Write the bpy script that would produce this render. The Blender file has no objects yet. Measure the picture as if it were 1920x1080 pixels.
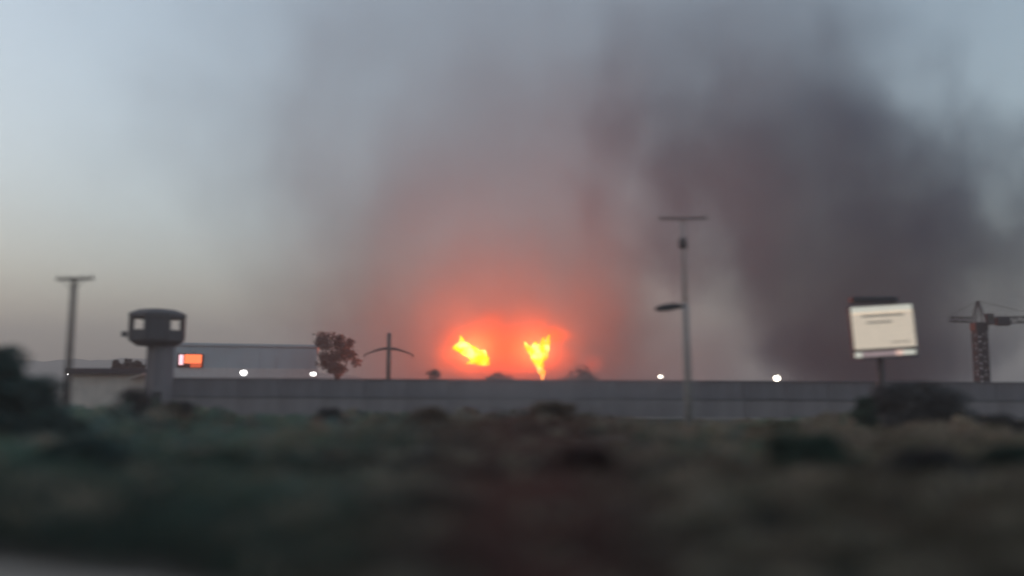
import bpy, bmesh, math, random
import numpy as np
from mathutils import Vector, Matrix

R = math.radians
scene = bpy.context.scene
COL = scene.collection
random.seed(7)
rng = np.random.default_rng(7)

# ------------------------------------------------------------------ camera
CAM_H = 2.3
F = 1663.0            # focal length in pixels of the 1920 wide picture
HOR = 735.0           # picture row of the horizon
PITCH = math.atan((HOR - 540.0) / F)
cam_d = bpy.data.cameras.new('camera')
cam = bpy.data.objects.new('camera', cam_d)
COL.objects.link(cam)
cam_d.sensor_fit = 'HORIZONTAL'
cam_d.sensor_width = 100.0
cam_d.lens = 50.0 * F / 960.0
cam_d.clip_start = 0.1
cam_d.clip_end = 6000.0
cam.location = (0, 0, CAM_H)
cam.rotation_euler = (Matrix.Rotation(math.pi / 2 + PITCH, 3, 'X') @ Matrix.Rotation(R(0.3), 3, 'Z')).to_euler()
cam_d.dof.use_dof = True
cam_d.dof.focus_distance = 1000.0
cam_d.dof.aperture_fstop = 0.215
cam_d.dof.aperture_blades = 0
cam_d.dof.aperture_ratio = 0.65
scene.camera = cam

# ------------------------------------------------------------------ sky, sun, exposure
SUN_EL, SUN_AZ = R(2.5), R(-72.0)      # azimuth measured from +Y towards +X
w = bpy.data.worlds.new('World')
scene.world = w
w.use_nodes = True
nt = w.node_tree
sky = nt.nodes.new('ShaderNodeTexSky')
sky.sky_type = 'NISHITA'
sky.sun_disc = False
sky.sun_elevation = SUN_EL
sky.sun_rotation = SUN_AZ
sky.altitude = 50
sky.air_density = 1.0
sky.dust_density = 2.2
sky.ozone_density = 2.2
hsv = nt.nodes.new('ShaderNodeHueSaturation')
hsv.inputs['Hue'].default_value = 0.487
hsv.inputs['Saturation'].default_value = 0.62
bg = nt.nodes['Background']
nt.links.new(sky.outputs[0], hsv.inputs['Color'])
nt.links.new(hsv.outputs[0], bg.inputs['Color'])
bg.inputs['Strength'].default_value = 0.15

sun_d = bpy.data.lights.new('sun', 'SUN')
sun_d.energy = 0.12
sun_d.angle = R(12)
sun_d.color = (1.0, 0.78, 0.6)
sun = bpy.data.objects.new('sun', sun_d)
COL.objects.link(sun)
sdir = Vector((math.sin(SUN_AZ) * math.cos(SUN_EL), math.cos(SUN_AZ) * math.cos(SUN_EL), math.sin(SUN_EL)))
sun.rotation_euler = (-sdir).to_track_quat('-Z', 'Y').to_euler()

scene.view_settings.view_transform = 'Standard'
scene.view_settings.look = 'None'
scene.view_settings.gamma = 1.0
scene.view_settings.use_curve_mapping = False
scene.view_settings.exposure = 2.25
LAMP = 2.0 ** (0.9 - scene.view_settings.exposure)   # lamps and flames are set for this exposure
scene.cycles.use_denoising = True
scene.cycles.max_bounces = 6
scene.cycles.volume_bounces = 0
scene.cycles.transparent_max_bounces = 16
scene.cycles.volume_max_steps = 256
scene.cycles.volume_step_rate = 1.0

# ------------------------------------------------------------------ helpers
def at(px, py, Y):
    """point at depth Y seen at a pixel of the 1920x1080 photograph (used to measure the photo)"""
    s = F / Y
    return Vector(((px - 960.0) / s, Y, (HOR - py) / s + CAM_H))

def sz(n, Y):
    return n * Y / F

def mat(name, color, rough=0.85, var=0.25, scale=3.0, bump=0.0, metallic=0.0, spec=0.3, attr=None, trans=0.0, streak=False):
    m = bpy.data.materials.new(name)
    m.use_nodes = True
    t = m.node_tree
    p = t.nodes['Principled BSDF']
    p.inputs['Roughness'].default_value = rough
    p.inputs['Metallic'].default_value = metallic
    p.inputs['Specular IOR Level'].default_value = spec
    tc = t.nodes.new('ShaderNodeTexCoord')
    n = t.nodes.new('ShaderNodeTexNoise')
    n.inputs['Scale'].default_value = scale
    n.inputs['Detail'].default_value = 6
    if streak:
        mp = t.nodes.new('ShaderNodeMapping')
        mp.inputs['Scale'].default_value = (1, 1, 0.15)
        t.links.new(tc.outputs['Object'], mp.inputs['Vector'])
        t.links.new(mp.outputs[0], n.inputs['Vector'])
    else:
        t.links.new(tc.outputs['Object'], n.inputs['Vector'])
    ramp = t.nodes.new('ShaderNodeMapRange')
    ramp.inputs['From Min'].default_value = 0.3
    ramp.inputs['From Max'].default_value = 0.7
    ramp.inputs['To Min'].default_value = 1 - var
    ramp.inputs['To Max'].default_value = 1 + var
    t.links.new(n.outputs['Fac'], ramp.inputs['Value'])
    mul = t.nodes.new('ShaderNodeVectorMath')
    mul.operation = 'SCALE'
    if attr:
        a = t.nodes.new('ShaderNodeAttribute')
        a.attribute_name = attr
        t.links.new(a.outputs['Color'], mul.inputs[0])
    else:
        mul.inputs[0].default_value = color
    t.links.new(ramp.outputs[0], mul.inputs['Scale'])
    t.links.new(mul.outputs[0], p.inputs['Base Color'])
    if bump:
        b = t.nodes.new('ShaderNodeBump')
        b.inputs['Strength'].default_value = bump
        b.inputs['Distance'].default_value = 0.05
        t.links.new(n.outputs['Fac'], b.inputs['Height'])
        t.links.new(b.outputs[0], p.inputs['Normal'])
    if trans:
        tr = t.nodes.new('ShaderNodeBsdfTranslucent')
        t.links.new(mul.outputs[0], tr.inputs['Color'])
        mx = t.nodes.new('ShaderNodeMixShader')
        mx.inputs[0].default_value = trans
        t.links.new(p.outputs[0], mx.inputs[1])
        t.links.new(tr.outputs[0], mx.inputs[2])
        t.links.new(mx.outputs[0], t.nodes['Material Output'].inputs['Surface'])
    return m

def emit_mat(name, color, strength):
    m = bpy.data.materials.new(name)
    m.use_nodes = True
    t = m.node_tree
    t.nodes.remove(t.nodes['Principled BSDF'])
    e = t.nodes.new('ShaderNodeEmission')
    e.inputs['Color'].default_value = (*color, 1)
    e.inputs['Strength'].default_value = strength * LAMP
    t.links.new(e.outputs[0], t.nodes['Material Output'].inputs['Surface'])
    return m

def tag(o, label=None, cat=None, group=None, kind=None):
    if label: o['label'] = label
    if cat: o['category'] = cat
    if group: o['group'] = group
    if kind: o['kind'] = kind
    return o

def empty(name, loc, label, cat, group=None, rz=0.0):
    o = bpy.data.objects.new(name, None)
    COL.objects.link(o)
    o.location = loc
    o.rotation_euler = (0, 0, rz)
    o.empty_display_size = 0.3
    return tag(o, label, cat, group)

def obj(name, bm, m, parent=None, smooth=False):
    me = bpy.data.meshes.new(name)
    if smooth:
        for f in bm.faces: f.smooth = True
    bm.to_mesh(me)
    bm.free()
    o = bpy.data.objects.new(name, me)
    COL.objects.link(o)
    me.materials.append(m)
    if parent: o.parent = parent
    return o

def share(name, me, parent=None, loc=(0, 0, 0), rot=(0, 0, 0)):
    o = bpy.data.objects.new(name, me)
    COL.objects.link(o)
    o.location = loc
    o.rotation_euler = rot
    if parent: o.parent = parent
    return o

def box(bm, c, s, rot=None, bevel=0.0):
    """box centred at c with full size s"""
    M = Matrix.Translation(c) @ (rot.to_4x4() if rot else Matrix.Identity(4)) @ Matrix.Diagonal((*s, 1))
    r = bmesh.ops.create_cube(bm, size=1.0, matrix=M)
    if bevel:
        es = list({e for v in r['verts'] for e in v.link_edges})
        bmesh.ops.bevel(bm, geom=es, offset=bevel, segments=1, affect='EDGES')
    return bm

def tube(bm, pts, rads, n=10, cap=True):
    """tube with a radius for each point"""
    rings = []
    for i, p in enumerate(pts):
        p = Vector(p)
        a = Vector(pts[max(i - 1, 0)]); b = Vector(pts[min(i + 1, len(pts) - 1)])
        d = (b - a).normalized()
        u = d.cross(Vector((0, 1, 0)) if abs(d.y) < 0.9 else Vector((1, 0, 0))).normalized()
        v = d.cross(u)
        rings.append([bm.verts.new(p + rads[i] * (math.cos(2 * math.pi * k / n) * u + math.sin(2 * math.pi * k / n) * v)) for k in range(n)])
    for r0, r1 in zip(rings, rings[1:]):
        for k in range(n):
            bm.faces.new((r0[k], r0[(k + 1) % n], r1[(k + 1) % n], r1[k]))
    if cap:
        bm.faces.new(rings[0][::-1]); bm.faces.new(rings[-1])
    return bm

def lathe(bm, prof, n=8, ph=0.0):
    """rings (r, z) about the z axis"""
    rings = []
    for r, z in prof:
        rings.append([bm.verts.new((r * math.cos(ph + 2 * math.pi * k / n), r * math.sin(ph + 2 * math.pi * k / n), z)) for k in range(n)])
    for r0, r1 in zip(rings, rings[1:]):
        for k in range(n):
            bm.faces.new((r0[k], r0[(k + 1) % n], r1[(k + 1) % n], r1[k]))
    bm.faces.new(rings[0][::-1]); bm.faces.new(rings[-1])
    return bm

# ------------------------------------------------------------------ materials
M_conc = mat('weathered_concrete', (0.175, 0.158, 0.17), var=0.22, scale=0.6, bump=0.2, streak=True)
M_conc_d = mat('dark_concrete', (0.11, 0.105, 0.11), var=0.25, scale=0.7, bump=0.2, streak=True)
M_plinth = mat('pale_wall_base', (0.23, 0.20, 0.205), var=0.2, scale=0.5, bump=0.2, streak=True)
M_pole = mat('pole_concrete', (0.30, 0.28, 0.27), var=0.15, scale=2.0)
M_wood = mat('dark_wood', (0.15, 0.12, 0.11), var=0.3, scale=4.0)
M_steel = mat('dull_steel', (0.07, 0.07, 0.08), rough=0.5, metallic=0.5, var=0.15)
M_crane = mat('crane_paint', (0.05, 0.05, 0.058), rough=0.7, var=0.2)
M_dark = mat('dark_paint', (0.045, 0.045, 0.05), rough=0.6, var=0.2)
M_cream = mat('cream_render', (0.60, 0.52, 0.46), var=0.12, scale=0.7)
M_roof = mat('dark_roof', (0.07, 0.06, 0.065), var=0.2)
M_ware = mat('pale_cladding', (0.40, 0.47, 0.50), rough=0.6, var=0.06, scale=0.3)
M_warebase = mat('warehouse_base', (0.55, 0.55, 0.54), var=0.08)
M_tower = mat('tower_concrete', (0.085, 0.082, 0.088), var=0.25, scale=0.8, bump=0.2, streak=True)
M_glassdark = mat('dark_glass', (0.03, 0.035, 0.04), rough=0.15, var=0.05, spec=0.6)
M_soil = mat('dry_soil', (0.115, 0.095, 0.08), var=0.45, scale=0.35, bump=0.5)
M_dirt = mat('pale_dirt', (0.24, 0.205, 0.175), var=0.2, scale=1.2, bump=0.4)
M_leaf = mat('leaves', (0, 0, 0), rough=0.7, var=0.25, scale=0.8, attr='tint', trans=0.3)
M_bark = mat('bark', (0.07, 0.055, 0.045), var=0.3, scale=5)
M_hill = mat('hill_scrub', (0.12, 0.10, 0.10), var=0.25, scale=0.02)

# ------------------------------------------------------------------ ground
def ground_z(x, y):
    a = 0.16 * np.sin(x * 0.21 + 1.3) * np.cos(y * 0.17) + 0.10 * np.sin(x * 0.5 + y * 0.31) + 0.05 * np.sin(1.1 * x - 0.7 * y)
    k = np.clip((y - 14) / 6.0, 0, 1) * np.clip((82 - y) / 8.0, 0, 1) * np.clip((90 - abs(x)) / 20.0, 0, 1)
    return a * k

xs = np.concatenate([[-4000, -1500, -600, -250], np.arange(-120, 120.1, 1.5), [250, 600, 1500, 4000]])
ys = np.concatenate([[-1000, -300, -80, -20], np.arange(-5, 110.1, 1.5), [180, 400, 900, 2000, 4500]])
X, Y = np.meshgrid(xs, ys)
Z = ground_z(X, Y)
nx, ny = len(xs), len(ys)
me = bpy.data.meshes.new('ground')
faces = [(j * nx + i, j * nx + i + 1, (j + 1) * nx + i + 1, (j + 1) * nx + i) for j in range(ny - 1) for i in range(nx - 1)]
me.from_pydata(np.stack([X.ravel(), Y.ravel(), Z.ravel()], 1).tolist(), [], faces)
me.materials.append(M_soil)
for p in me.polygons: p.use_smooth = True
o = bpy.data.objects.new('ground', me); COL.objects.link(o); tag(o, kind='structure')

# dirt verge, bottom left, and a pale track in front of the long wall
def sheet(name, pts, m, sub=1):
    bm = bmesh.new()
    vs = [bm.verts.new(p) for p in pts]
    bm.faces.new(vs)
    o = obj(name, bm, m); tag(o, kind='structure'); return o
edge = [(-30, 21.5), (-14, 15.2), (-9.5, 13.3), (-7.1, 12.3), (-5.6, 11.6), (-4.0, 10.8), (-1.5, 9.4), (2, 8.4), (30, 7.6)]
sheet('dirt_verge', [(x, y, 0.012) for x, y in edge] + [(30, 4.5, 0.012), (-30, 4.5, 0.012)], M_dirt)
sheet('dirt_track', [(-31, 78.5, 0.03), (-31, 84.2, 0.03), (110, 84.2, 0.03), (110, 77.0, 0.03)][::-1], M_dirt)

# distant hills, low, left of the warehouse
def ridge(name, Yd, pts, depth):
    bm = bmesh.new()
    rows = []
    N = 90
    px = np.linspace(pts[0][0], pts[-1][0], N)
    h = np.interp(px, [p[0] for p in pts], [p[1] for p in pts])
    for i in range(N):
        x = (px[i] - 960) * Yd / F
        hh = (HOR - h[i]) * Yd / F + CAM_H + 1.2 * math.sin(i * 0.9) + 0.8 * math.sin(i * 2.3)
        rows.append([bm.verts.new((x, Yd - depth, -1)), bm.verts.new((x + 3 * math.sin(i), Yd - 0.35 * depth, max(hh, 0) * 0.65 - 0.5)),
                     bm.verts.new((x, Yd, max(hh, -0.8))), bm.verts.new((x, Yd + depth, -1))])
    for a, b in zip(rows, rows[1:]):
        for k in range(3):
            bm.faces.new((a[k], b[k], b[k + 1], a[k + 1]))
    o = obj(name, bm, M_hill, smooth=True); tag(o, kind='structure')
ridge('hills', 1150, [(-500, 700), (-150, 690), (30, 682), (160, 679), (300, 676), (420, 682), (560, 694), (700, 712), (800, 735)], 220)

# ------------------------------------------------------------------ perimeter wall
WY = 85.0
WX0, WX1 = at(296, 0, WY).x, 96.0
WTOP = at(0, 712, WY).z
LEDGE = at(0, 746, WY).z
wall = empty('perimeter_wall', (WX0, WY, 0), 'long grey concrete perimeter wall with a paler base running beyond the scrub', 'wall')
PW = 4.0
npan = int((WX1 - WX0) // PW)
bm = bmesh.new(); box(bm, (0, 0, 0), (PW - 0.04, 0.3, WTOP - 0.16 - LEDGE), bevel=0.015)
pan = obj('panel', bm, M_conc, wall); pan.location = (PW / 2, 0, (WTOP - 0.16 + LEDGE) / 2)
bm = bmesh.new(); box(bm, (0, 0, 0), (PW - 0.02, 0.44, 0.16), bevel=0.02)
cop = obj('coping', bm, M_conc_d, wall); cop.location = (PW / 2, 0, WTOP - 0.08 + 0.003)
bm = bmesh.new(); box(bm, (0, 0, 0), (PW - 0.02, 0.62, LEDGE - 0.13), bevel=0.015)
pli = obj('plinth', bm, M_plinth, wall); pli.location = (PW / 2, -0.05, (LEDGE - 0.13) / 2)
bm = bmesh.new(); box(bm, (0, 0, 0), (PW - 0.01, 0.74, 0.13), bevel=0.02)
led = obj('ledge', bm, M_conc_d, wall); led.location = (PW / 2, -0.05, LEDGE - 0.065 - 0.003)
bm = bmesh.new(); box(bm, (PW * npan / 2, 0.06, (WTOP - 0.2) / 2), (PW * npan - 0.02, 0.12, WTOP - 0.2)); obj('backing', bm, M_conc_d, wall)
for i in range(1, npan):
    for src in (pan, cop, pli, led):
        c = src.copy(); COL.objects.link(c); c.parent = wall
        c.location = src.location + Vector((PW * i, 0, random.uniform(-0.015, 0.015) if src is pan else 0))

# ------------------------------------------------------------------ guard tower
TC = at(299, 735, WY); TX = TC.x
tw = empty('guard_tower', (TX, WY - 0.6, 0), 'grey concrete guard tower with an octagonal lookout head beside the lit orange sign', 'tower', rz=math.atan2(-TX, WY - 0.6))
zb0, zb1, zw0, zw1, zr = [at(0, v, WY - 0.6).z for v in (653, 641, 626, 601, 594)]
RH = 2.62
PH8 = math.pi / 8
bm = bmesh.new(); lathe(bm, [(1.38, 0), (1.32, zb0 - 0.002)], 8, PH8); st = obj('stem', bm, M_conc, tw); st.location = (0.42, 0, 0)
bm = bmesh.new(); lathe(bm, [(1.85, zb0), (RH, zb1 - 0.12), (RH, zb1)], 8, PH8); obj('cabin_floor', bm, M_tower, tw)
ap = RH * math.cos(PH8)
fw = 2 * RH * math.sin(PH8)
for k in range(8):
    ang = k * math.pi / 4
    rz = ang + math.pi / 2
    c = Vector((math.cos(ang), math.sin(ang), 0)) * (ap - 0.09)
    bm = bmesh.new()
    full = k in (6, 2)
    low = zw0 if k not in (0, 4) else zw0
    if full:
        box(bm, (0, 0, (zb1 + zw1) / 2), (fw - 0.22, 0.16, zw1 - zb1 - 0.004))
        nm = 'solid_panel'
    else:
        box(bm, (0, 0, (zb1 + zw0) / 2), (fw - 0.22, 0.16, zw0 - zb1 - 0.004))
        nm = 'parapet_panel'
    p = obj(nm, bm, M_tower, tw); p.location = c; p.rotation_euler = (0, 0, rz)
    ca = ang + PH8
    bm = bmesh.new(); box(bm, (0, 0, (zb1 + zw1) / 2), (0.36, 0.36, zw1 - zb1 - 0.006))
    p = obj('corner_post', bm, M_tower, tw); p.location = Vector((math.cos(ca), math.sin(ca), 0)) * (RH - 0.16); p.rotation_euler = (0, 0, ca)
    if not full:
        bm = bmesh.new(); box(bm, (0, 0, zw0 + 0.04), (fw - 0.2, 0.24, 0.08))
        p = obj('window_sill', bm, M_conc_d, tw); p.location = c; p.rotation_euler = (0, 0, rz)
bm = bmesh.new(); lathe(bm, [(RH + 0.12, zw1), (RH + 0.14, zr), (1.75, zr + 0.42), (0.9, zr + 0.52)], 8, PH8); obj('roof', bm, M_conc_d, tw)
bm = bmesh.new(); box(bm, (-RH - 0.22, 0, zb1 + 0.45), (0.5, 0.6, 0.5), bevel=0.04); obj('bracket_box', bm, M_conc_d, tw)
bm = bmesh.new(); box(bm, (0.25, -1.3, 1.1), (0.85, 0.12, 2.1), bevel=0.02); d = obj('door', bm, M_dark, tw)
bm = bmesh.new(); box(bm, (0.55, -1.39, 1.05), (0.05, 0.06, 0.16)); obj('handle', bm, M_steel, d)

# ------------------------------------------------------------------ floodlights on the wall, lit
M_lens = emit_mat('lit_lens', (1.0, 0.97, 0.95), 9.0)
M_lens_warm = emit_mat('lit_lens_warm', (1.0, 0.9, 0.75), 7.0)
def floodlight(px, py, s, Yd, base_z, label, m, power):
    p = at(px, py, Yd)
    r = empty('floodlight', (p.x, Yd, base_z), label, 'floodlight', 'lit floodlights along the wall and building')
    h = p.z - base_z
    bm = bmesh.new(); tube(bm, [(0, 0.1, 0), (0, 0.1, max(h - s * 0.2, 0.03))], [0.035, 0.035], 8); obj('bracket', bm, M_steel, r)
    bm = bmesh.new(); tube(bm, [(0, -0.02, h), (0, 0.16, h), (0, 0.26, h)], [s * 0.56, s * 0.56, s * 0.3], 14); obj('housing', bm, M_steel, r)
    bm = bmesh.new(); tube(bm, [(0, -0.10, h), (0, -0.06, h), (0, -0.025, h)], [s * 0.25, s * 0.44, s * 0.5], 14); obj('lens', bm, m, r)
    return r
floodlight(460, 702, 0.36, WY - 0.1, WTOP, 'bright round white floodlight on the wall in front of the pale warehouse', M_lens, 0)
floodlight(590, 703.5, 0.22, WY - 0.1, WTOP, 'small white floodlight on the wall beside the hazy tree', M_lens, 0)
floodlight(1238, 705, 0.2, WY - 0.1, WTOP, 'small warm floodlight on the wall just left of the tall pole with the street lamp', M_lens_warm, 0)
floodlight(1455, 707, 0.42, WY - 0.1, WTOP, 'bright white floodlight on the wall at the foot of the dark smoke', M_lens_warm, 0)

# ------------------------------------------------------------------ low cream building
BY = 108.0
b0, b1 = at(138, 706, BY), at(290, 706, BY)
bw = b1.x - b0.x
bld = empty('low_building', ((b0.x + b1.x) / 2, BY, 0), 'low cream building with a dark overhanging flat roof left of the guard tower', 'building')
zt = b0.z
bm = bmesh.new(); box(bm, (0, 3, zt / 2), (bw, 6, zt)); wl = obj('wall', bm, M_cream, bld)
bm = bmesh.new(); box(bm, (-0.3, 2.6, zt + 0.36), (bw + 0.2, 7.2, 0.7), bevel=0.05); obj('roof', bm, M_roof, bld)
bm = bmesh.new(); box(bm, (bw * 0.36, -0.9, zt - 0.25), (bw * 0.2, 1.4, 0.12), Matrix.Rotation(R(-18), 3, 'Y')); obj('awning', bm, M_cream, bld)
p = at(130, 706, BY - 1)
floodlight(130, 706, 0.24, BY - 1.0, 0.0, 'tiny white floodlight on a post beside the tall left utility pole', M_lens, 0)

# ------------------------------------------------------------------ warehouse with lit orange sign
HY = 148.0
w0, w1 = at(318, 657, HY), at(598, 650, HY)
wh = empty('warehouse', ((w0.x + w1.x) / 2, HY, 0), 'long pale blue-grey flat-roofed warehouse behind the wall right of the guard tower', 'building', rz=R(12.5))
ww = (w1.x - w0.x) * 0.965; zt = w1.z - 0.3
bm = bmesh.new(); box(bm, (0, 14, (zt + 6.0) / 2), (ww, 28, zt - 6.0)); obj('cladding', bm, M_ware, wh)
bm = bmesh.new(); box(bm, (0, 14, 2.998), (ww + 0.3, 28.3, 5.996)); obj('base_wall', bm, M_warebase, wh)
bm = bmesh.new(); box(bm, (0, 14, zt + 0.252), (ww + 0.5, 28.5, 0.5), bevel=0.05); obj('roof_edge', bm, M_ware, wh)
for k in range(9):
    bm = bmesh.new(); box(bm, (-ww / 2 + (k + 0.5) * ww / 9, -0.06, (zt + 6.0) / 2), (0.25, 0.12, zt - 6.1)); obj('rib', bm, M_ware, wh)
kx = (336 - 960.0) / F; tn = math.tan(R(12.5)); cx0 = (w0.x + w1.x) / 2
SY = (HY - tn * cx0) / (1 - tn * kx) - 0.3            # depth of the facade behind the sign
s0, s1 = at(336, 667, SY), at(381, 692, SY)
sg = empty('lit_sign', (s0.x, SY, s1.z), 'glowing orange sign with a pink-white end strip right of the guard tower', 'sign', rz=R(12.5))
sw, sh = s1.x - s0.x, s0.z - s1.z
bm = bmesh.new(); box(bm, (sw / 2, 0.1, sh / 2), (sw + 0.05, 0.3, sh + 0.05), bevel=0.05); obj('sign_box', bm, mat('sign_red', (0.16, 0.05, 0.035)), sg)
bm = bmesh.new(); box(bm, (sw * 0.13, -0.08, sh * 0.55), (sw * 0.16, 0.05, sh * 0.75)); obj('white_strip', bm, emit_mat('pink_white_light', (0.95, 0.55, 0.62), 1.0), sg)
bm = bmesh.new(); box(bm, (sw * 0.6, -0.08, sh * 0.62), (sw * 0.68, 0.05, sh * 0.66), bevel=0.02); obj('orange_face', bm, emit_mat('orange_light', (1.0, 0.19, 0.07), 0.95), sg)
bm = bmesh.new(); box(bm, (sw * 0.72, -0.08, sh * 0.13), (sw * 0.44, 0.05, sh * 0.28), bevel=0.02); obj('dim_orange_face', bm, emit_mat('dim_orange_light', (0.6, 0.1, 0.04), 0.6), sg)

# ------------------------------------------------------------------ poles
def utility_pole(px, ptop, Yd, label):
    x = at(px, 0, Yd).x; zt = at(0, ptop, Yd).z
    r = empty('utility_pole', (x, Yd, 0), label, 'utility pole')
    bm = bmesh.new(); tube(bm, [(0, 0, 0), (0, 0, zt * 0.5), (0, 0, zt + 0.1)], [0.21, 0.2, 0.17], 10); obj('pole', bm, M_wood, r, True)
    bm = bmesh.new(); box(bm, (0.12, -0.17, zt - 0.03), (2.3, 0.12, 0.16), Matrix.Rotation(R(-1.5), 3, 'Y')); obj('crossarm', bm, M_wood, r)
    for sx in (-0.9, -0.35, 0.55, 1.15):
        bm = bmesh.new(); lathe(bm, [(0.03, 0), (0.06, 0.05), (0.03, 0.08), (0.06, 0.13), (0.025, 0.18)], 8)
        i_ = obj('insulator', bm, M_dark, r); i_.location = (sx, -0.17, zt + 0.06 + 0.026 * sx)
    for s in (-1, 1):
        bm = bmesh.new(); tube(bm, [(s * 0.7, -0.13, zt - 0.08), (0, -0.13, zt - 0.75)], [0.025, 0.025], 6); obj('brace', bm, M_steel, r)
    return r
utility_pole(133, 527, 55.0, 'tall slim utility pole with a crossarm standing left of the guard tower')

# pole with drooping arms
Yd = 118.0
x = at(730, 0, Yd).x; zt = at(0, 626, Yd).z; za = at(0, 655, Yd).z
dp = empty('power_pole', (x, Yd, 0), 'dark pole with two drooping arms against the pink glow left of the fire', 'pole')
bm = bmesh.new(); tube(bm, [(0, 0, 0), (0, 0, zt)], [0.36, 0.27], 10); obj('pole', bm, M_wood, dp, True)
for s in (-1, 1):
    bm = bmesh.new(); tube(bm, [(s * 0.1, 0, za), (s * 1.0, 0, za - 0.1), (s * 1.9, 0, za - 0.36), (s * 2.7, 0, za - 0.65), (s * 3.3, 0, za - 0.9)], [0.2, 0.17, 0.13, 0.09, 0.07], 8)
    a = obj('arm', bm, M_wood, dp, True)
    bm = bmesh.new(); lathe(bm, [(0.05, 0), (0.1, -0.1), (0.05, -0.18), (0.1, -0.27), (0.03, -0.35)][::-1], 8)
    i_ = obj('insulator', bm, M_dark, a); i_.location = (s * 3.2, 0, za - 0.9)

# tall pole with street lamp
Yd = 60.0
x = at(1290, 0, Yd).x; zt = at(0, 406, Yd).z; zl = at(0, 572, Yd).z; zbx = at(0, 455, Yd).z
lp = empty('lamp_pole', (x, Yd, 0), 'tall pale pole with a street lamp reaching left, right of the fire', 'pole')
lp.rotation_euler = (0, R(-0.8), 0)
bm = bmesh.new(); tube(bm, [(0, 0, 0), (0, 0, 5), (0, 0, zl + 0.2)], [0.25, 0.23, 0.19], 12); obj('pole', bm, M_pole, lp, True)
bm = bmesh.new(); tube(bm, [(0, 0, zl + 0.2), (0, 0, zt + 0.1)], [0.13, 0.09], 10); obj('upper_mast', bm, M_pole, lp, True)
bm = bmesh.new(); box(bm, (0, -0.15, zt), (3.3, 0.1, 0.13)); obj('crossarm', bm, M_wood, lp)
for sx in (-1.45, -0.8, 0.8, 1.45):
    bm = bmesh.new(); lathe(bm, [(0.03, 0), (0.06, 0.05), (0.03, 0.08), (0.06, 0.13), (0.025, 0.18)], 8)
    i_ = obj('insulator', bm, M_dark, lp); i_.location = (sx, -0.15, zt + 0.066)
bm = bmesh.new(); lathe(bm, [(0.2, -0.35), (0.27, -0.3), (0.27, 0.3), (0.18, 0.36)], 12)
t_ = obj('transformer', bm, M_dark, lp, True); t_.location = (-0.12, -0.42, zbx)
bm = bmesh.new(); tube(bm, [(-0.1, 0, zl - 0.1), (-0.5, 0, zl + 0.05), (-1.0, 0, zl + 0.02)], [0.06, 0.06, 0.06], 8); a = obj('lamp_arm', bm, M_steel, lp)
bm = bmesh.new()
tube(bm, [(-0.15, 0, zl - 0.02), (-0.5, 0, zl + 0.02), (-1.0, 0, zl - 0.02), (-1.6, 0, zl - 0.1), (-1.95, 0, zl - 0.22), (-2.05, 0, zl - 0.28)], [0.12, 0.24, 0.27, 0.24, 0.2, 0.06], 10)
for v in bm.verts: v.co.z = zl - 0.03 + (v.co.z - zl) * 0.85
h_ = obj('lamp_head', bm, M_dark, lp, True)
bm = bmesh.new(); box(bm, (-1.3, 0, zl - 0.34), (0.9, 0.3, 0.06), bevel=0.02); obj('lamp_glass', bm, mat('unlit_glass', (0.3, 0.28, 0.26), rough=0.3), h_)

# ------------------------------------------------------------------ billboard
Yd = 70.0
c = at(1658, 617, Yd)
bb = empty('billboard', (at(1652, 0, Yd).x, Yd, 0), 'tilted cream billboard with faded text lines in front of the dark smoke', 'billboard')
bx, bh = sz(121, Yd), sz(97, Yd)
tilt = Matrix.Rotation(R(-3.8), 3, 'Y')
cl = Vector((c.x - bb.location.x, 0, c.z))
def bpart(name, u, v, su, sv, d0, th, m, parent=bb):
    """part of the sign face: u,v in the face, d0 distance proud of the face"""
    bm = bmesh.new()
    p = cl + tilt @ Vector((u * bx / 2, -d0 - th / 2, v * bh / 2))
    box(bm, p, (su * bx / 2 * 2, th, sv * bh / 2 * 2), tilt)
    return obj(name, bm, m, parent)
M_face = mat('cream_poster', (0.80, 0.61, 0.44), rough=0.5, var=0.08, scale=0.8)
M_band = mat('pale_band', (0.80, 0.77, 0.66), rough=0.5, var=0.06, scale=0.8)
M_print = mat('faded_print', (0.64, 0.53, 0.42), rough=0.5, var=0.15)
M_pink = mat('pink_band', (0.50, 0.36, 0.36), rough=0.5, var=0.2, scale=1.0)
M_pframe = mat('pale_frame', (0.42, 0.38, 0.36), rough=0.5, var=0.1)
M_brown = mat('brown_print', (0.24, 0.17, 0.14), rough=0.5, var=0.2)
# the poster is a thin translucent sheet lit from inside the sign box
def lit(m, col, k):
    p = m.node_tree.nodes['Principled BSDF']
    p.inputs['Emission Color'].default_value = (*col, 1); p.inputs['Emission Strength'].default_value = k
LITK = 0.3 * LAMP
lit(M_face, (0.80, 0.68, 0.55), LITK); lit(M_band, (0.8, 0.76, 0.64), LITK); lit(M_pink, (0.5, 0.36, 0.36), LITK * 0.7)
bpart('sign_box', 0, 0, 1.0, 1.0, -0.25, 0.25, M_dark)
pf = bpart('poster', 0, 0.03, 0.96, 0.70, 0.003, 0.02, M_face)
bpart('header_band', 0, 0.84, 0.95, 0.13, 0.003, 0.02, M_band)
bpart('text_line', 0.02, 0.60, 0.66, 0.04, 0.024, 0.008, M_print, pf)
bpart('text_line', -0.10, 0.34, 0.40, 0.035, 0.024, 0.008, M_print, pf)
bpart('text_line', 0.5, -0.46, 0.3, 0.02, 0.024, 0.008, M_print, pf)
bpart('dark_strip', -0.08, -0.72, 0.78, 0.05, 0.003, 0.02, M_brown)
bpart('pink_band', -0.10, -0.88, 0.62, 0.10, 0.003, 0.02, M_pink)
bpart('white_corner', -0.86, -0.88, 0.12, 0.10, 0.003, 0.02, M_band)
bpart('white_corner', 0.62, -0.88, 0.30, 0.09, 0.003, 0.02, M_band)
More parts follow.
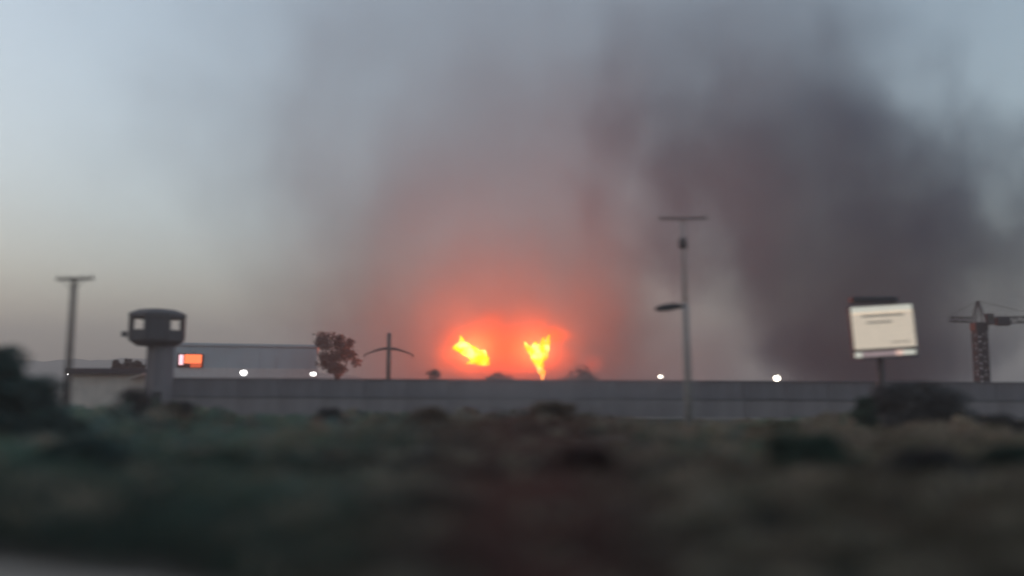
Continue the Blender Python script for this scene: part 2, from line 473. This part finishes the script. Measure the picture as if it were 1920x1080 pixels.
for u in (-0.99, 0.99):
    bpart('side_frame', u, 0, 0.022, 1.0, 0.0, 0.03, M_pframe if u > 0 else M_dark)
bm = bmesh.new(); box(bm, cl + tilt @ Vector((-bx * 0.10, 0.05, bh / 2 + 0.42)), (bx * 0.72, 0.8, 0.5), tilt @ Matrix.Rotation(R(3), 3, 'Y'), bevel=0.1)
obj('dark_block', bm, M_dark, bb)  # plain dark block for the dark shape above the board
bm = bmesh.new(); tube(bm, [(0, 0.25, 0), (0, 0.25, cl.z - bh * 0.45)], [0.32, 0.26], 12); obj('post', bm, M_dark, bb, True)
bm = bmesh.new(); box(bm, cl + tilt @ Vector((0, -0.35, -bh / 2 - 0.12)), (bx * 0.9, 0.6, 0.08), tilt); obj('catwalk', bm, M_dark, bb)

# ------------------------------------------------------------------ tower crane
Yd = 112.0
cx = at(1838, 0, Yd).x
cr = empty('tower_crane', (cx, Yd, 0), 'grey lattice tower crane beyond the wall right of the billboard', 'crane')
cr.scale = (0.75, 0.75, 1.0)
zj = at(0, 596, Yd).z; zap = at(0, 560, Yd).z; zc = at(0, 612, Yd).z
def lattice(bm, p0, p1, wd, n, r=0.09, up=Vector((0, 0, 1))):
    p0, p1 = Vector(p0), Vector(p1)
    d = (p1 - p0).normalized()
    a = d.cross(up if abs(d.dot(up)) < 0.9 else Vector((0, 1, 0))).normalized() * wd / 2
    b = d.cross(a).normalized() * wd / 2
    cs = [a + b, a - b, -a - b, -a + b]
    for q in cs: tube(bm, [p0 + q, p1 + q], [r * 1.4, r * 1.4], 5)
    for i in range(n):
        u0 = p0.lerp(p1, i / n); u1 = p0.lerp(p1, (i + 1) / n)
        for k in range(4):
            q0, q1 = cs[k], cs[(k + 1) % 4]
            tube(bm, [u0 + q0, u1 + q1] if i % 2 else [u0 + q1, u1 + q0], [r, r], 4)
            tube(bm, [u1 + q0, u1 + q1], [r, r], 4)
    return bm
bm = lattice(bmesh.new(), (0, 0, 0), (0, 0, zc - 0.5), 1.6, 12, 0.14); obj('mast', bm, M_crane, cr)
bm = bmesh.new(); box(bm, (0, 0, zc + 0.2), (2.2, 2.0, 1.1), bevel=0.1); obj('slewing_ring', bm, M_dark, cr)
bm = bmesh.new(); box(bm, (1.0, -1.5, zc + 1.1), (1.2, 1.0, 1.4), bevel=0.1); cb = obj('cab', bm, M_crane, cr)
bm = bmesh.new(); box(bm, (1.03, -2.03, zc + 1.25), (0.95, 0.04, 0.7)); obj('cab_window', bm, M_glassdark, cb)
bm = bmesh.new()
for sx in (-1, 1):
    for sy in (-1, 1):
        tube(bm, [(sx * 0.9, sy * 0.7, zc + 0.75), (0.1 * sx, 0.1 * sy, zap)], [0.14, 0.1], 5)
obj('apex', bm, M_crane, cr)
bm = lattice(bmesh.new(), (1.3, 0, zj), (18, 0, zj + 0.15), 0.75, 16, 0.05); jb = obj('counter_jib', bm, M_crane, cr)
bm = bmesh.new(); box(bm, (4.0, 0, zj - 0.2), (2.3, 1.2, 1.0), bevel=0.12); obj('counterweight', bm, M_dark, jb)
bm = lattice(bmesh.new(), (-1.3, 0, zj), (-4.8, 0, zj + 0.08), 0.6, 5, 0.045); obj('jib', bm, M_crane, cr)
for xx in (-4.6, 10.5):
    bm = bmesh.new(); tube(bm, [(0, 0, zap), (xx, 0, zj + 0.6)], [0.03, 0.03], 5); obj('tie_bar', bm, M_crane, cr)

# ------------------------------------------------------------------ vegetation
def leaf_mesh(name, cen, rad, tint, per, size, parent=None, m=M_leaf, up=0.0):
    """leaf quads: cen (n,3) clump centres, rad (n,3) radii, tint (n,3)"""
    n = len(cen)
    N = n * per
    idx = np.repeat(np.arange(n), per)
    d = rng.normal(size=(N, 3)); d /= np.linalg.norm(d, axis=1, keepdims=True)
    r = rng.random(N) ** 0.45
    c = cen[idx] + d * r[:, None] * rad[idx]
    a = rng.normal(size=(N, 3)); a[:, 2] += up * 2.0; a /= np.linalg.norm(a, axis=1, keepdims=True)
    b = np.cross(a, rng.normal(size=(N, 3))); b /= np.linalg.norm(b, axis=1, keepdims=True)
    L = (size[idx] if hasattr(size, '__len__') else size) * (0.6 + 0.8 * rng.random(N))
    L = np.asarray(L)[:, None]
    W = L * (0.32 if not up else 0.12)
    v = np.stack([c - a * L * 0.5, c + b * W, c + a * L * 0.5, c - b * W], 1).reshape(-1, 3)
    v[:, 2] = np.maximum(v[:, 2], 0.005)
    me = bpy.data.meshes.new(name)
    me.vertices.add(len(v)); me.vertices.foreach_set('co', v.astype(np.float32).ravel())
    me.loops.add(4 * N); me.loops.foreach_set('vertex_index', np.arange(4 * N, dtype=np.int32))
    me.polygons.add(N); me.polygons.foreach_set('loop_start', np.arange(0, 4 * N, 4, dtype=np.int32))
    me.update(calc_edges=True)
    ca = me.color_attributes.new('tint', 'FLOAT_COLOR', 'POINT')
    t = tint[idx] * (0.7 + 0.6 * rng.random(N))[:, None]
    t = np.repeat(np.concatenate([t, np.ones((N, 1))], 1), 4, 0)
    ca.data.foreach_set('color', t.astype(np.float32).ravel())
    me.materials.append(m)
    o = bpy.data.objects.new(name, me); COL.objects.link(o)
    if parent: o.parent = parent
    return o

GREEN = np.array((0.06, 0.10, 0.07)); TEAL = np.array((0.05, 0.09, 0.085)); DGREEN = np.array((0.025, 0.055, 0.04))
BROWN = np.array((0.115, 0.082, 0.06)); OLIVE = np.array((0.095, 0.085, 0.055)); DARK = np.array((0.04, 0.042, 0.045)); DRY = np.array((0.25, 0.215, 0.165))

def shrub(px, ptop, Yd, wpx, tint, label, name='shrub', n=22, per=190, leaf=0.15, group='shrubs in the scrubland', cat='shrub', base=0.0):
    p = at(px, ptop, Yd)
    h = p.z; wd = sz(wpx, Yd) / 2
    r = empty(name, (p.x, Yd, 0), label, cat, group)
    k = rng.random(n); ang = rng.random(n) * 2 * math.pi
    zz = base + (h - base) * (0.12 + 0.78 * k)
    prof = wd * np.sqrt(np.clip(1.0 - (k * 0.95) ** 2, 0.05, 1)) * 0.72
    rr = prof * np.sqrt(rng.random(n))
    cen = np.stack([rr * np.cos(ang), rr * np.sin(ang) * 0.8, zz], 1)
    cs = np.minimum(wd * 0.42, (h - base) * 0.32) * (0.7 + 0.5 * rng.random(n))
    cen[:, 2] = np.minimum(cen[:, 2], h - cs * 0.65)
    rad = np.stack([cs, cs, cs * 0.75], 1)
    tn = 1.25 * tint * (0.75 + 0.5 * rng.random((n, 1)))
    leaf_mesh('foliage', cen, rad, tn, per, leaf * (1 + wd * 0.15), r)
    bm = bmesh.new()
    for i in range(min(7, n)):
        q = cen[i]
        tube(bm, [(0.12 * math.cos(i * 2.2), 0.12 * math.sin(i * 2.2), -0.1), (q[0] * 0.4, q[1] * 0.4, q[2] * 0.5), tuple(q)], [0.05, 0.035, 0.015], 5)
    obj('stems', bm, M_bark, r)
    return r

shrub(8, 654, 30, 150, TEAL * 0.8, 'tall dark pointed bush at the left edge of the picture, higher than all scrub', n=44, per=300)
shrub(85, 712, 33, 190, TEAL * 0.85, 'dark teal bush at the foot of the tall pointed one')
shrub(262, 727, 46, 120, DARK, 'dark bush in front of the base of the guard tower', leaf=0.1)
shrub(345, 757, 48, 130, DARK, 'low dark bush in the scrub just right of the guard tower')
shrub(620, 767, 50, 90, DARK, 'small grey bush under the hazy tree beyond the wall')
shrub(800, 764, 42, 150, BROWN, 'brown bush in the scrub below the left flame')
shrub(1040, 752, 44, 190, BROWN, 'broad red-brown bush in the scrub below the right flame', n=30)
shrub(1450, 784, 42, 150, OLIVE, 'low olive bush below the bright floodlight')
shrub(1618, 737, 46, 60, DGREEN, 'narrow dark bush below the left end of the billboard')
shrub(1725, 714, 50, 250, DARK * 1.2, 'broad dark bush below the billboard post', n=44, per=260)
shrub(1880, 772, 40, 190, DARK, 'low dark bush at the right edge below the crane')
shrub(1510, 812, 22, 270, DGREEN * 0.8, 'deep green bush in the foreground scrub below the foot of the dark smoke', n=40, per=320)
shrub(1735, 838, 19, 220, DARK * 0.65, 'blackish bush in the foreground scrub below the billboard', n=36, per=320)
shrub(1090, 838, 20, 300, np.array((0.03, 0.013, 0.012)), 'dark reddish bush in the foreground scrub below the fire', n=20)  # leaf colour carries the fire's red glow
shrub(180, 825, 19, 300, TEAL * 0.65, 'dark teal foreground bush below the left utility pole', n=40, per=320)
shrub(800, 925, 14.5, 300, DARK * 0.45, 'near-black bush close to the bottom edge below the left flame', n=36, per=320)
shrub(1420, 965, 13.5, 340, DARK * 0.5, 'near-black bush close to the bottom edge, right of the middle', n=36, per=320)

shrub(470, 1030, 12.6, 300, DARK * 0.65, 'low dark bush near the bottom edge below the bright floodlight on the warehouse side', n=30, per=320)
shrub(1060, 1000, 12.8, 260, np.array((0.028, 0.014, 0.016)), 'blackish red bush at the bottom edge straight below the right flame', n=30, per=320)  # red glow of the fire put into the dark leaves
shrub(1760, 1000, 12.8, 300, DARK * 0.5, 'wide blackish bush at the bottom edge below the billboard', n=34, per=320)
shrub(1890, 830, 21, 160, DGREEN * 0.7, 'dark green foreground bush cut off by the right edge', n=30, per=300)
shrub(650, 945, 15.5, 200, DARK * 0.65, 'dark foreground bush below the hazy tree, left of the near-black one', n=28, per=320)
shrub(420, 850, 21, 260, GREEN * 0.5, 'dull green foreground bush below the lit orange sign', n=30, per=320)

# shrubs just behind the wall whose tops show over it
for px, pt, wpx, lab in ((815, 692, 60, 'low bush top showing over the wall under the left flame'),
                         (1085, 686, 95, 'rounded bush top showing over the wall right of the right flame'),
                         (940, 700, 90, 'flat bush top showing over the wall between the two flames')):
    shrub(px, pt, 100, wpx, BROWN * 0.8, lab, n=20, per=120, leaf=0.2, group='bush tops behind the wall')

# hazy tree beyond the wall
def tree(px, ptop, Yd, blobs, tint, label, trunk_px, group):
    x = at(trunk_px, 0, Yd).x
    r = empty('tree', (x, Yd, 0), label, 'tree', group)
    cen, rad = [], []
    for bxp, byp, br in blobs:
        q = at(bxp, byp, Yd); R_ = sz(br, Yd)
        for i in range(7):
            cen.append((q.x - x + rng.normal() * R_ * 0.6, rng.normal() * R_ * 0.7, q.z + rng.normal() * R_ * 0.45)); s = R_ * (0.45 + 0.5 * rng.random()); rad.append((s, s, s * 0.8))
    cen, rad = np.array(cen), np.array(rad)
    leaf_mesh('crown', cen, rad, tint * (0.8 + 0.4 * rng.random((len(cen), 1))), 120, 0.4, r)
    bm = bmesh.new()
    q0 = at(blobs[0][0], blobs[0][1], Yd)
    tube(bm, [(0, 0, -0.2), (0.1, 0, q0.z * 0.35), ((q0.x - x) * 0.5, 0, q0.z * 0.7), (q0.x - x, 0, q0.z)], [0.4, 0.32, 0.22, 0.08], 8)
    obj('trunk', bm, M_bark, r)
    bm = bmesh.new()
    for bxp, byp, br in blobs[1:]:
        q = at(bxp, byp, Yd)
        tube(bm, [(0.05, 0, q0.z * 0.4), ((q.x - x) * 0.6, 0.3, q.z * 0.75), (q.x - x, 0.2, q.z)], [0.18, 0.12, 0.05], 6)
    obj('limbs', bm, M_bark, r)
tree(632, 632, 145, [(622, 648, 20), (605, 645, 14), (640, 655, 18), (620, 672, 18), (655, 672, 15), (638, 690, 14)], np.array((0.10, 0.10, 0.095)), 'hazy round-topped tree beyond the wall left of the drooping pole', 634, 'trees beyond the wall')
tree(245, 680, 150, [(240, 690, 12), (225, 695, 10), (262, 693, 11), (250, 702, 12)], np.array((0.06, 0.06, 0.055)), 'low grey tree behind the roof of the cream building', 245, 'trees beyond the wall')

# undergrowth: dense mass of low scrub and dry grass between the verge and the track
def scrub_field():
    n = 7000
    u = rng.random(n)
    Yv = 1.0 / (1.0 / 9.0 + (1.0 / 76.0 - 1.0 / 9.0) * u ** 0.75)
    Xv = (rng.random(n) * 2 - 1) * (Yv * 0.66 + 4)
    lim = np.interp(Xv, [e[0] for e in edge], [e[1] for e in edge]) + 0.35
    ok = Yv > lim
    Xv, Yv = Xv[ok], Yv[ok]; n = len(Xv)
    hum = 0.5 + 0.5 * np.sin(Xv * 0.33 + 0.9 * np.sin(Yv * 0.21)) * np.cos(Yv * 0.29 + 0.6)
    # the scrub's upper line, lower towards the track and higher at the left
    col = 960 + Xv * F / Yv
    cap = np.interp(col, [-200, 0, 100, 180, 290, 380, 460, 600, 750, 1000, 1150, 1300, 1500, 1600, 1800, 1870, 2100], [715, 718, 733, 735, 736, 766, 782, 776, 768, 763, 782, 796, 785, 764, 762, 786, 790])
    h = 0.35 + 1.0 * hum * (0.4 + 0.6 * rng.random(n)) + 0.35 * rng.random(n)
    h = h * np.where(col < 420, 1.35, 1.0)
    h *= np.clip((Yv - 6) / 10, 0.4, 1.0)
    h = np.where(Yv < 27, np.minimum(h, 0.62 + 0.35 * rng.random(n)), h)
    h = np.minimum(h, CAM_H - (cap - HOR) * Yv / F)
    h = np.maximum(h, 0.15)
    s = 0.28 + 0.30 * rng.random(n)
    cen = np.stack([Xv, Yv, ground_z(Xv, Yv) + h * 0.55], 1)
    rad = np.stack([s * 1.3, s * 1.3, h * 0.5], 1)
    # tone follows patches of different plants; greener to the left, drier in the middle and right
    g = np.clip(0.5 - Xv / (Yv * 0.9), 0, 1)[:, None]
    pal_l = np.where(rng.random((n, 1)) < 0.6, GREEN, TEAL); pal_r = np.where(rng.random((n, 1)) < 0.5, BROWN, OLIVE)
    tint = np.where(rng.random((n, 1)) < g, pal_l, pal_r)
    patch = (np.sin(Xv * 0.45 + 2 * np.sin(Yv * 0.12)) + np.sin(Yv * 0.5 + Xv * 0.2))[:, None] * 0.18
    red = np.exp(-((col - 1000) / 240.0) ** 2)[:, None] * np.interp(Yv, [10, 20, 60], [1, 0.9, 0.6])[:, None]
    tint = 1.35 * tint * (1.15 + 1.4 * patch) * np.interp(Yv, [9, 16, 40], [0.5, 0.72, 1.2])[:, None]  # darkened towards the camera, foreground shade put into the tint
    tint = tint * (1 - red) + red * np.array((0.12, 0.048, 0.042))    # the fire's red light on the scrub, put into the leaf colour
    dry = rng.random(n) * (1 + 2.5 * red[:, 0]) < np.where(col < 700, 0.08, 0.2) * np.interp(Yv, [12, 25, 50], [0.3, 1.0, 1.6])
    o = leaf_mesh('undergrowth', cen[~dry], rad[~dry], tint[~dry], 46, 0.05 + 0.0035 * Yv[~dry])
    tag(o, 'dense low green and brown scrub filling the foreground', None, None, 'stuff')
    o = leaf_mesh('dry_grass', cen[dry], rad[dry] * np.array((1, 1, 0.8)), np.repeat(DRY[None], dry.sum(), 0), 60, 0.35, up=1.2)
    tag(o, 'dry pale grass tufts among the foreground scrub', None, None, 'stuff')
scrub_field()

# ------------------------------------------------------------------ volumes
def vol_mat(name):
    m = bpy.data.materials.new(name); m.use_nodes = True
    t = m.node_tree
    t.nodes.remove(t.nodes['Principled BSDF'])
    v = t.nodes.new('ShaderNodeVolumePrincipled')
    t.links.new(v.outputs[0], t.nodes['Material Output'].inputs['Volume'])
    return m, t, v

def math_node(t, op, a, b=None, c=None, clamp=False):
    n = t.nodes.new('ShaderNodeMath'); n.operation = op; n.use_clamp = clamp
    for i, x in enumerate((a, b, c)):
        if x is None: continue
        if isinstance(x, (int, float)): n.inputs[i].default_value = x
        else: t.links.new(x, n.inputs[i])
    return n.outputs[0]

def curve_node(t, val, pts):
    n = t.nodes.new('ShaderNodeFloatCurve')
    c = n.mapping.curves[0]
    c.points[0].location = pts[0]; c.points[1].location = pts[-1]
    for p in pts[1:-1]: c.points.new(*p)
    for p in c.points: p.handle_type = 'AUTO'
    n.mapping.update()
    t.links.new(val, n.inputs['Value'])
    return n.outputs[0]

def smoke(name, label, Yd, prof, dens, color, nscale, seed, depth=0.8, warp=0.9, absorb=None):
    """prof: (row, centre column, radius in px, density factor) measured on the photo, bottom to top"""
    pts = []
    for py, pc, pr, k in prof:
        q = at(pc, py, Yd); pts.append((q.z, q.x, sz(pr, Yd), k))
    z0, z1 = pts[0][0], pts[-1][0]
    x0 = min(p[1] for p in pts) - 1; x1 = max(p[1] for p in pts) + 1
    rm = max(p[2] for p in pts) * 1.05
    km = max(p[3] for p in pts)
    m, t, v = vol_mat(name)
    tc = t.nodes.new('ShaderNodeTexCoord')
    sx = t.nodes.new('ShaderNodeSeparateXYZ'); t.links.new(tc.outputs['Object'], sx.inputs[0])
    hz = math_node(t, 'DIVIDE', math_node(t, 'SUBTRACT', sx.outputs['Z'], z0), z1 - z0, clamp=True)
    N = lambda z: (z - z0) / (z1 - z0)
    xc = math_node(t, 'MULTIPLY_ADD', curve_node(t, hz, [(N(p[0]), (p[1] - x0) / (x1 - x0)) for p in pts]), x1 - x0, x0)
    rr = math_node(t, 'MULTIPLY', curve_node(t, hz, [(N(p[0]), p[2] / rm) for p in pts]), rm)
    kk = curve_node(t, hz, [(N(p[0]), p[3] / km) for p in pts])
    nz = t.nodes.new('ShaderNodeTexNoise'); nz.inputs['Scale'].default_value = nscale; nz.inputs['Detail'].default_value = 3.5; nz.inputs['Roughness'].default_value = 0.55
    mp = t.nodes.new('ShaderNodeMapping'); mp.inputs['Location'].default_value = (seed, seed * 2, 0); mp.inputs['Scale'].default_value = (1, 1, 0.75)
    t.links.new(tc.outputs['Object'], mp.inputs[0]); t.links.new(mp.outputs[0], nz.inputs['Vector'])
    dx = math_node(t, 'DIVIDE', math_node(t, 'SUBTRACT', sx.outputs['X'], xc), rr)
    dy = math_node(t, 'DIVIDE', sx.outputs['Y'], math_node(t, 'MULTIPLY', rr, depth))
    d2 = math_node(t, 'SQRT', math_node(t, 'ADD', math_node(t, 'MULTIPLY', dx, dx), math_node(t, 'MULTIPLY', dy, dy)))
    d3 = math_node(t, 'ADD', d2, math_node(t, 'MULTIPLY', math_node(t, 'SUBTRACT', nz.outputs['Fac'], 0.5), warp))
    mr = t.nodes.new('ShaderNodeMapRange'); mr.interpolation_type = 'SMOOTHSTEP'
    mr.inputs['From Min'].default_value = 1.0; mr.inputs['From Max'].default_value = 0.15
    mr.inputs['To Min'].default_value = 0.0; mr.inputs['To Max'].default_value = 1.0
    t.links.new(d3, mr.inputs['Value'])
    # fade out before the wall of the domain
    ed = t.nodes.new('ShaderNodeMapRange'); ed.interpolation_type = 'SMOOTHSTEP'
    ed.inputs['From Min'].default_value = 1.28; ed.inputs['From Max'].default_value = 0.9
    t.links.new(d2, ed.inputs['Value'])
    den = math_node(t, 'MULTIPLY', math_node(t, 'MULTIPLY', mr.outputs[0], ed.outputs[0]), math_node(t, 'MULTIPLY', kk, dens * km))
    t.links.new(den, v.inputs['Density'])
    v.inputs['Color'].default_value = (*color, 1)
    if absorb: v.inputs['Absorption Color'].default_value = (*absorb, 1)
    v.inputs['Anisotropy'].default_value = 0.0
    bm = bmesh.new()
    rings = []
    NS = 28
    hs = np.linspace(z0, z1, 22)
    px_ = np.interp(hs, [p[0] for p in pts], [p[1] for p in pts]); pr_ = np.interp(hs, [p[0] for p in pts], [p[2] for p in pts])
    for z, x, r in zip(hs, px_, pr_):
        r = r * 1.34
        rings.append([bm.verts.new((x + r * math.cos(2 * math.pi * k / NS), r * depth * math.sin(2 * math.pi * k / NS), z)) for k in range(NS)])
    for a, b in zip(rings, rings[1:]):
        for k in range(NS):
            bm.faces.new((a[k], a[(k + 1) % NS], b[(k + 1) % NS], b[k]))
    bm.faces.new(rings[0][::-1]); bm.faces.new(rings[-1])
    o = obj(name, bm, m); o.location = (0, Yd, 0)
    tag(o, label, 'smoke', None, 'stuff')
    return o

smoke('smoke_column', 'dark grey smoke column rising behind the billboard and leaning left', 265.0,
      [(745, 1640, 180, 2.0), (700, 1640, 215, 2.0), (620, 1630, 300, 1.35), (540, 1620, 400, 1.0), (450, 1610, 490, 0.9), (380, 1570, 510, 0.85), (300, 1510, 480, 0.8),
       (200, 1470, 450, 0.62), (100, 1450, 430, 0.38), (20, 1430, 420, 0.2), (-90, 1420, 420, 0.06)],
      0.042, (0.065, 0.145, 0.29), 0.05, 3.0, warp=1.9)
smoke('fire_smoke', 'broad thin pinkish grey smoke rising above the two flames', 190.0,
      [(722, 965, 420, 2.3), (660, 965, 480, 2.3), (560, 960, 570, 1.6), (450, 950, 670, 1.1), (300, 940, 780, 0.85), (150, 960, 840, 0.65), (0, 1000, 880, 0.45), (-110, 1030, 880, 0.35)],
      0.0145, (0.42, 0.42, 0.46), 0.045, 11.0, warp=1.8)

# ------------------------------------------------------------------ fire
def flame_mat(name):
    m = bpy.data.materials.new(name); m.use_nodes = True
    t = m.node_tree; t.nodes.remove(t.nodes['Principled BSDF'])
    tc = t.nodes.new('ShaderNodeTexCoord')
    nz = t.nodes.new('ShaderNodeTexNoise'); nz.inputs['Scale'].default_value = 0.55; nz.inputs['Detail'].default_value = 3
    t.links.new(tc.outputs['Object'], nz.inputs['Vector'])
    rp = t.nodes.new('ShaderNodeValToRGB')
    rp.color_ramp.elements[0].position = 0.36; rp.color_ramp.elements[0].color = (1.0, 0.20, 0.0, 1)
    rp.color_ramp.elements[1].position = 0.66; rp.color_ramp.elements[1].color = (1.0, 0.48, 0.20, 1)
    e_ = rp.color_ramp.elements.new(0.5); e_.color = (1.0, 0.32, 0.005, 1)
    t.links.new(nz.outputs['Fac'], rp.inputs['Fac'])
    em = t.nodes.new('ShaderNodeEmission'); em.inputs['Strength'].default_value = 0.8 * LAMP
    t.links.new(rp.outputs[0], em.inputs['Color'])
    tr = t.nodes.new('ShaderNodeBsdfTransparent')
    tr.inputs['Color'].default_value = (0.86, 0.74, 0.5, 1)
    ad = t.nodes.new('ShaderNodeAddShader')
    t.links.new(em.outputs[0], ad.inputs[0]); t.links.new(tr.outputs[0], ad.inputs[1])
    t.links.new(ad.outputs[0], t.nodes['Material Output'].inputs['Surface'])
    return m
M_flame = flame_mat('flame')
FY = 160.0

def flame(label, strands, lamp_px, power):
    base = at(*lamp_px, FY)
    r = empty('flame', (base.x, FY, 0), label, 'flame', 'flames of the fire')
    for nm, pts in strands:
        bm = bmesh.new()
        P = [at(a, b, FY) - r.location for a, b, _ in pts]
        rad = [sz(c * 0.86, FY) for _, _, c in pts]
        P2, R2 = [], []
        for i in range(len(P) - 1):
            for k in range(4):
                f = k / 4
                P2.append(P[i].lerp(P[i + 1], f) + Vector((0.12 * math.sin(7 * i + 5 * k), 0.2 * math.sin(3 * i + 2 * k), 0.1 * math.cos(5 * i + 3 * k)))); R2.append((rad[i] * (1 - f) + rad[i + 1] * f) * (0.74 + 0.42 * random.random()))
        P2.append(P[-1]); R2.append(rad[-1])
        tube(bm, P2, R2, 14)
        obj(nm, bm, M_flame, r, True)
    ld = bpy.data.lights.new('fire_light', 'POINT'); ld.energy = power; ld.color = (1.0, 0.16, 0.06); ld.shadow_soft_size = 2.0
    lo = bpy.data.objects.new('fire_light', ld); COL.objects.link(lo); lo.parent = r
    lo.location = (0, 1.0, base.z)
    return r

PWR = 16000.0
flame('bright yellow flame slanting down to the right, the left one of the two', [
    ('tongue', [(850, 655, 1), (856, 652, 8), (864, 652, 13), (874, 656, 14), (884, 662, 14), (894, 667, 15), (904, 672, 15), (912, 678, 9), (918, 685, 1)]),
    ('tongue', [(864, 630, 0.5), (866, 638, 5), (869, 648, 10), (872, 658, 5)]),
    ('tongue', [(878, 643, 0.5), (881, 650, 5), (886, 658, 8), (890, 664, 4)]),
    ('tongue', [(911, 657, 0.5), (909, 664, 6), (906, 672, 8), (898, 678, 3)]),
    ('tongue', [(875, 684, 0.5), (884, 679, 5), (896, 680, 6), (906, 684, 3), (914, 687, 0.5)]),
    ('core', [(876, 660, 1), (884, 665, 8), (892, 671, 10), (902, 677, 8), (911, 682, 1)])], (885, 662), PWR)
flame('upright yellow flame narrowing to a point at the wall, the right one of the two', [
    ('tongue', [(1019, 714, 3), (1017, 700, 7), (1012, 686, 11), (1008, 670, 15), (1007, 657, 15), (1004, 648, 8), (1002, 643, 1)]),
    ('tongue', [(1013, 684, 4), (1020, 668, 9), (1024, 654, 9), (1027, 642, 6), (1029, 633, 3), (1030, 627, 0.5)]),
    ('tongue', [(1018, 660, 4), (1017, 648, 6), (1018, 638, 4), (1020, 632, 0.5)]),
    ('tongue', [(1010, 682, 4), (999, 665, 8), (991, 653, 6), (986, 645, 3), (984, 641, 0.5)]),
    ('core', [(1014, 692, 2), (1009, 677, 7), (1005, 664, 9), (1005, 652, 2)])], (1010, 662), PWR)

# burning gas around the flames; its emission also stands in for the scattered glow
def gas(name, label, c, half, strength, color, seed, Yd=FY + 6, nscale=0.16, absd=0.22):
    m, t, v = vol_mat(name)
    tc = t.nodes.new('ShaderNodeTexCoord')
    sc = t.nodes.new('ShaderNodeVectorMath'); sc.operation = 'DIVIDE'
    t.links.new(tc.outputs['Object'], sc.inputs[0]); sc.inputs[1].default_value = half
    ln = t.nodes.new('ShaderNodeVectorMath'); ln.operation = 'LENGTH'; t.links.new(sc.outputs[0], ln.inputs[0])
    nz = t.nodes.new('ShaderNodeTexNoise'); nz.inputs['Scale'].default_value = nscale; nz.inputs['Detail'].default_value = 3
    mp = t.nodes.new('ShaderNodeMapping'); mp.inputs['Location'].default_value = (seed, 0, seed)
    t.links.new(tc.outputs['Object'], mp.inputs[0]); t.links.new(mp.outputs[0], nz.inputs['Vector'])
    d = math_node(t, 'ADD', ln.outputs['Value'], math_node(t, 'MULTIPLY', math_node(t, 'SUBTRACT', nz.outputs['Fac'], 0.5), 0.6))
    mr = t.nodes.new('ShaderNodeMapRange'); mr.interpolation_type = 'SMOOTHERSTEP'
    mr.inputs['From Min'].default_value = 0.95; mr.inputs['From Max'].default_value = 0.0
    t.links.new(d, mr.inputs['Value'])
    ed = t.nodes.new('ShaderNodeMapRange'); ed.interpolation_type = 'SMOOTHSTEP'
    ed.inputs['From Min'].default_value = 1.0; ed.inputs['From Max'].default_value = 0.75
    t.links.new(ln.outputs['Value'], ed.inputs['Value'])
    k = math_node(t, 'MULTIPLY', math_node(t, 'POWER', mr.outputs[0], 2.4), ed.outputs[0])
    t.links.new(math_node(t, 'MULTIPLY', k, strength * LAMP), v.inputs['Emission Strength'])
    v.inputs['Emission Color'].default_value = (*color, 1)
    t.links.new(math_node(t, 'MULTIPLY', k, absd), v.inputs['Density'])
    v.inputs['Color'].default_value = (0.25, 0.12, 0.1, 1)
    bm = bmesh.new(); bmesh.ops.create_icosphere(bm, subdivisions=3, radius=1.02, matrix=Matrix.Diagonal((*half, 1)))
    o = obj(name, bm, m); o.location = at(c[0], c[1], Yd)
    tag(o, label, 'fire', None, 'stuff')
gas('gas_glow', 'orange burning gas and painted fire glow between and around the two flames', (945, 660), (24.0, 8.0, 13.0), 0.04, (1.0, 0.125, 0.02), 2.0)
gas('gas_glow', 'orange wisp of burning gas streaming right above the right flame', (1042, 628), (5.5, 3.0, 3.4), 0.16, (1.0, 0.12, 0.015), 5.0, FY - 4, 0.3)
gas('gas_glow', 'faint red patch of added fire glow low over the wall right of the right flame', (1110, 682), (5.0, 4.0, 3.6), 0.03, (1.0, 0.09, 0.03), 9.0, FY, 0.3, absd=0.05)  # emissive volume added for a spot of fire glow

smoke('glare_smoke', 'thin low smoke added over the wall in front of the fire for its glare', 86.0,
      [(782, 1010, 300, 0.5), (760, 1010, 340, 1.0), (735, 1010, 360, 1.2), (712, 1005, 340, 1.0), (690, 1000, 280, 0.5), (660, 1000, 220, 0.1)],
      0.045, (0.7, 0.6, 0.6), 0.12, 21.0, warp=1.0, depth=0.9)  # smoke layer added to imitate lens glare from the fire
# ------------------------------------------------------------------ haze
m, t, v = vol_mat('haze')
v.inputs['Color'].default_value = (0.99, 0.92, 0.87, 1)
v.inputs['Density'].default_value = 0.0011
v.inputs['Anisotropy'].default_value = 0.1
bm = bmesh.new(); box(bm, (0, 900, 79.0), (4200, 3000, 164.0))
for f in bm.faces: pass
o = obj('haze', bm, m); tag(o, 'thin even evening haze', None, None, 'stuff')
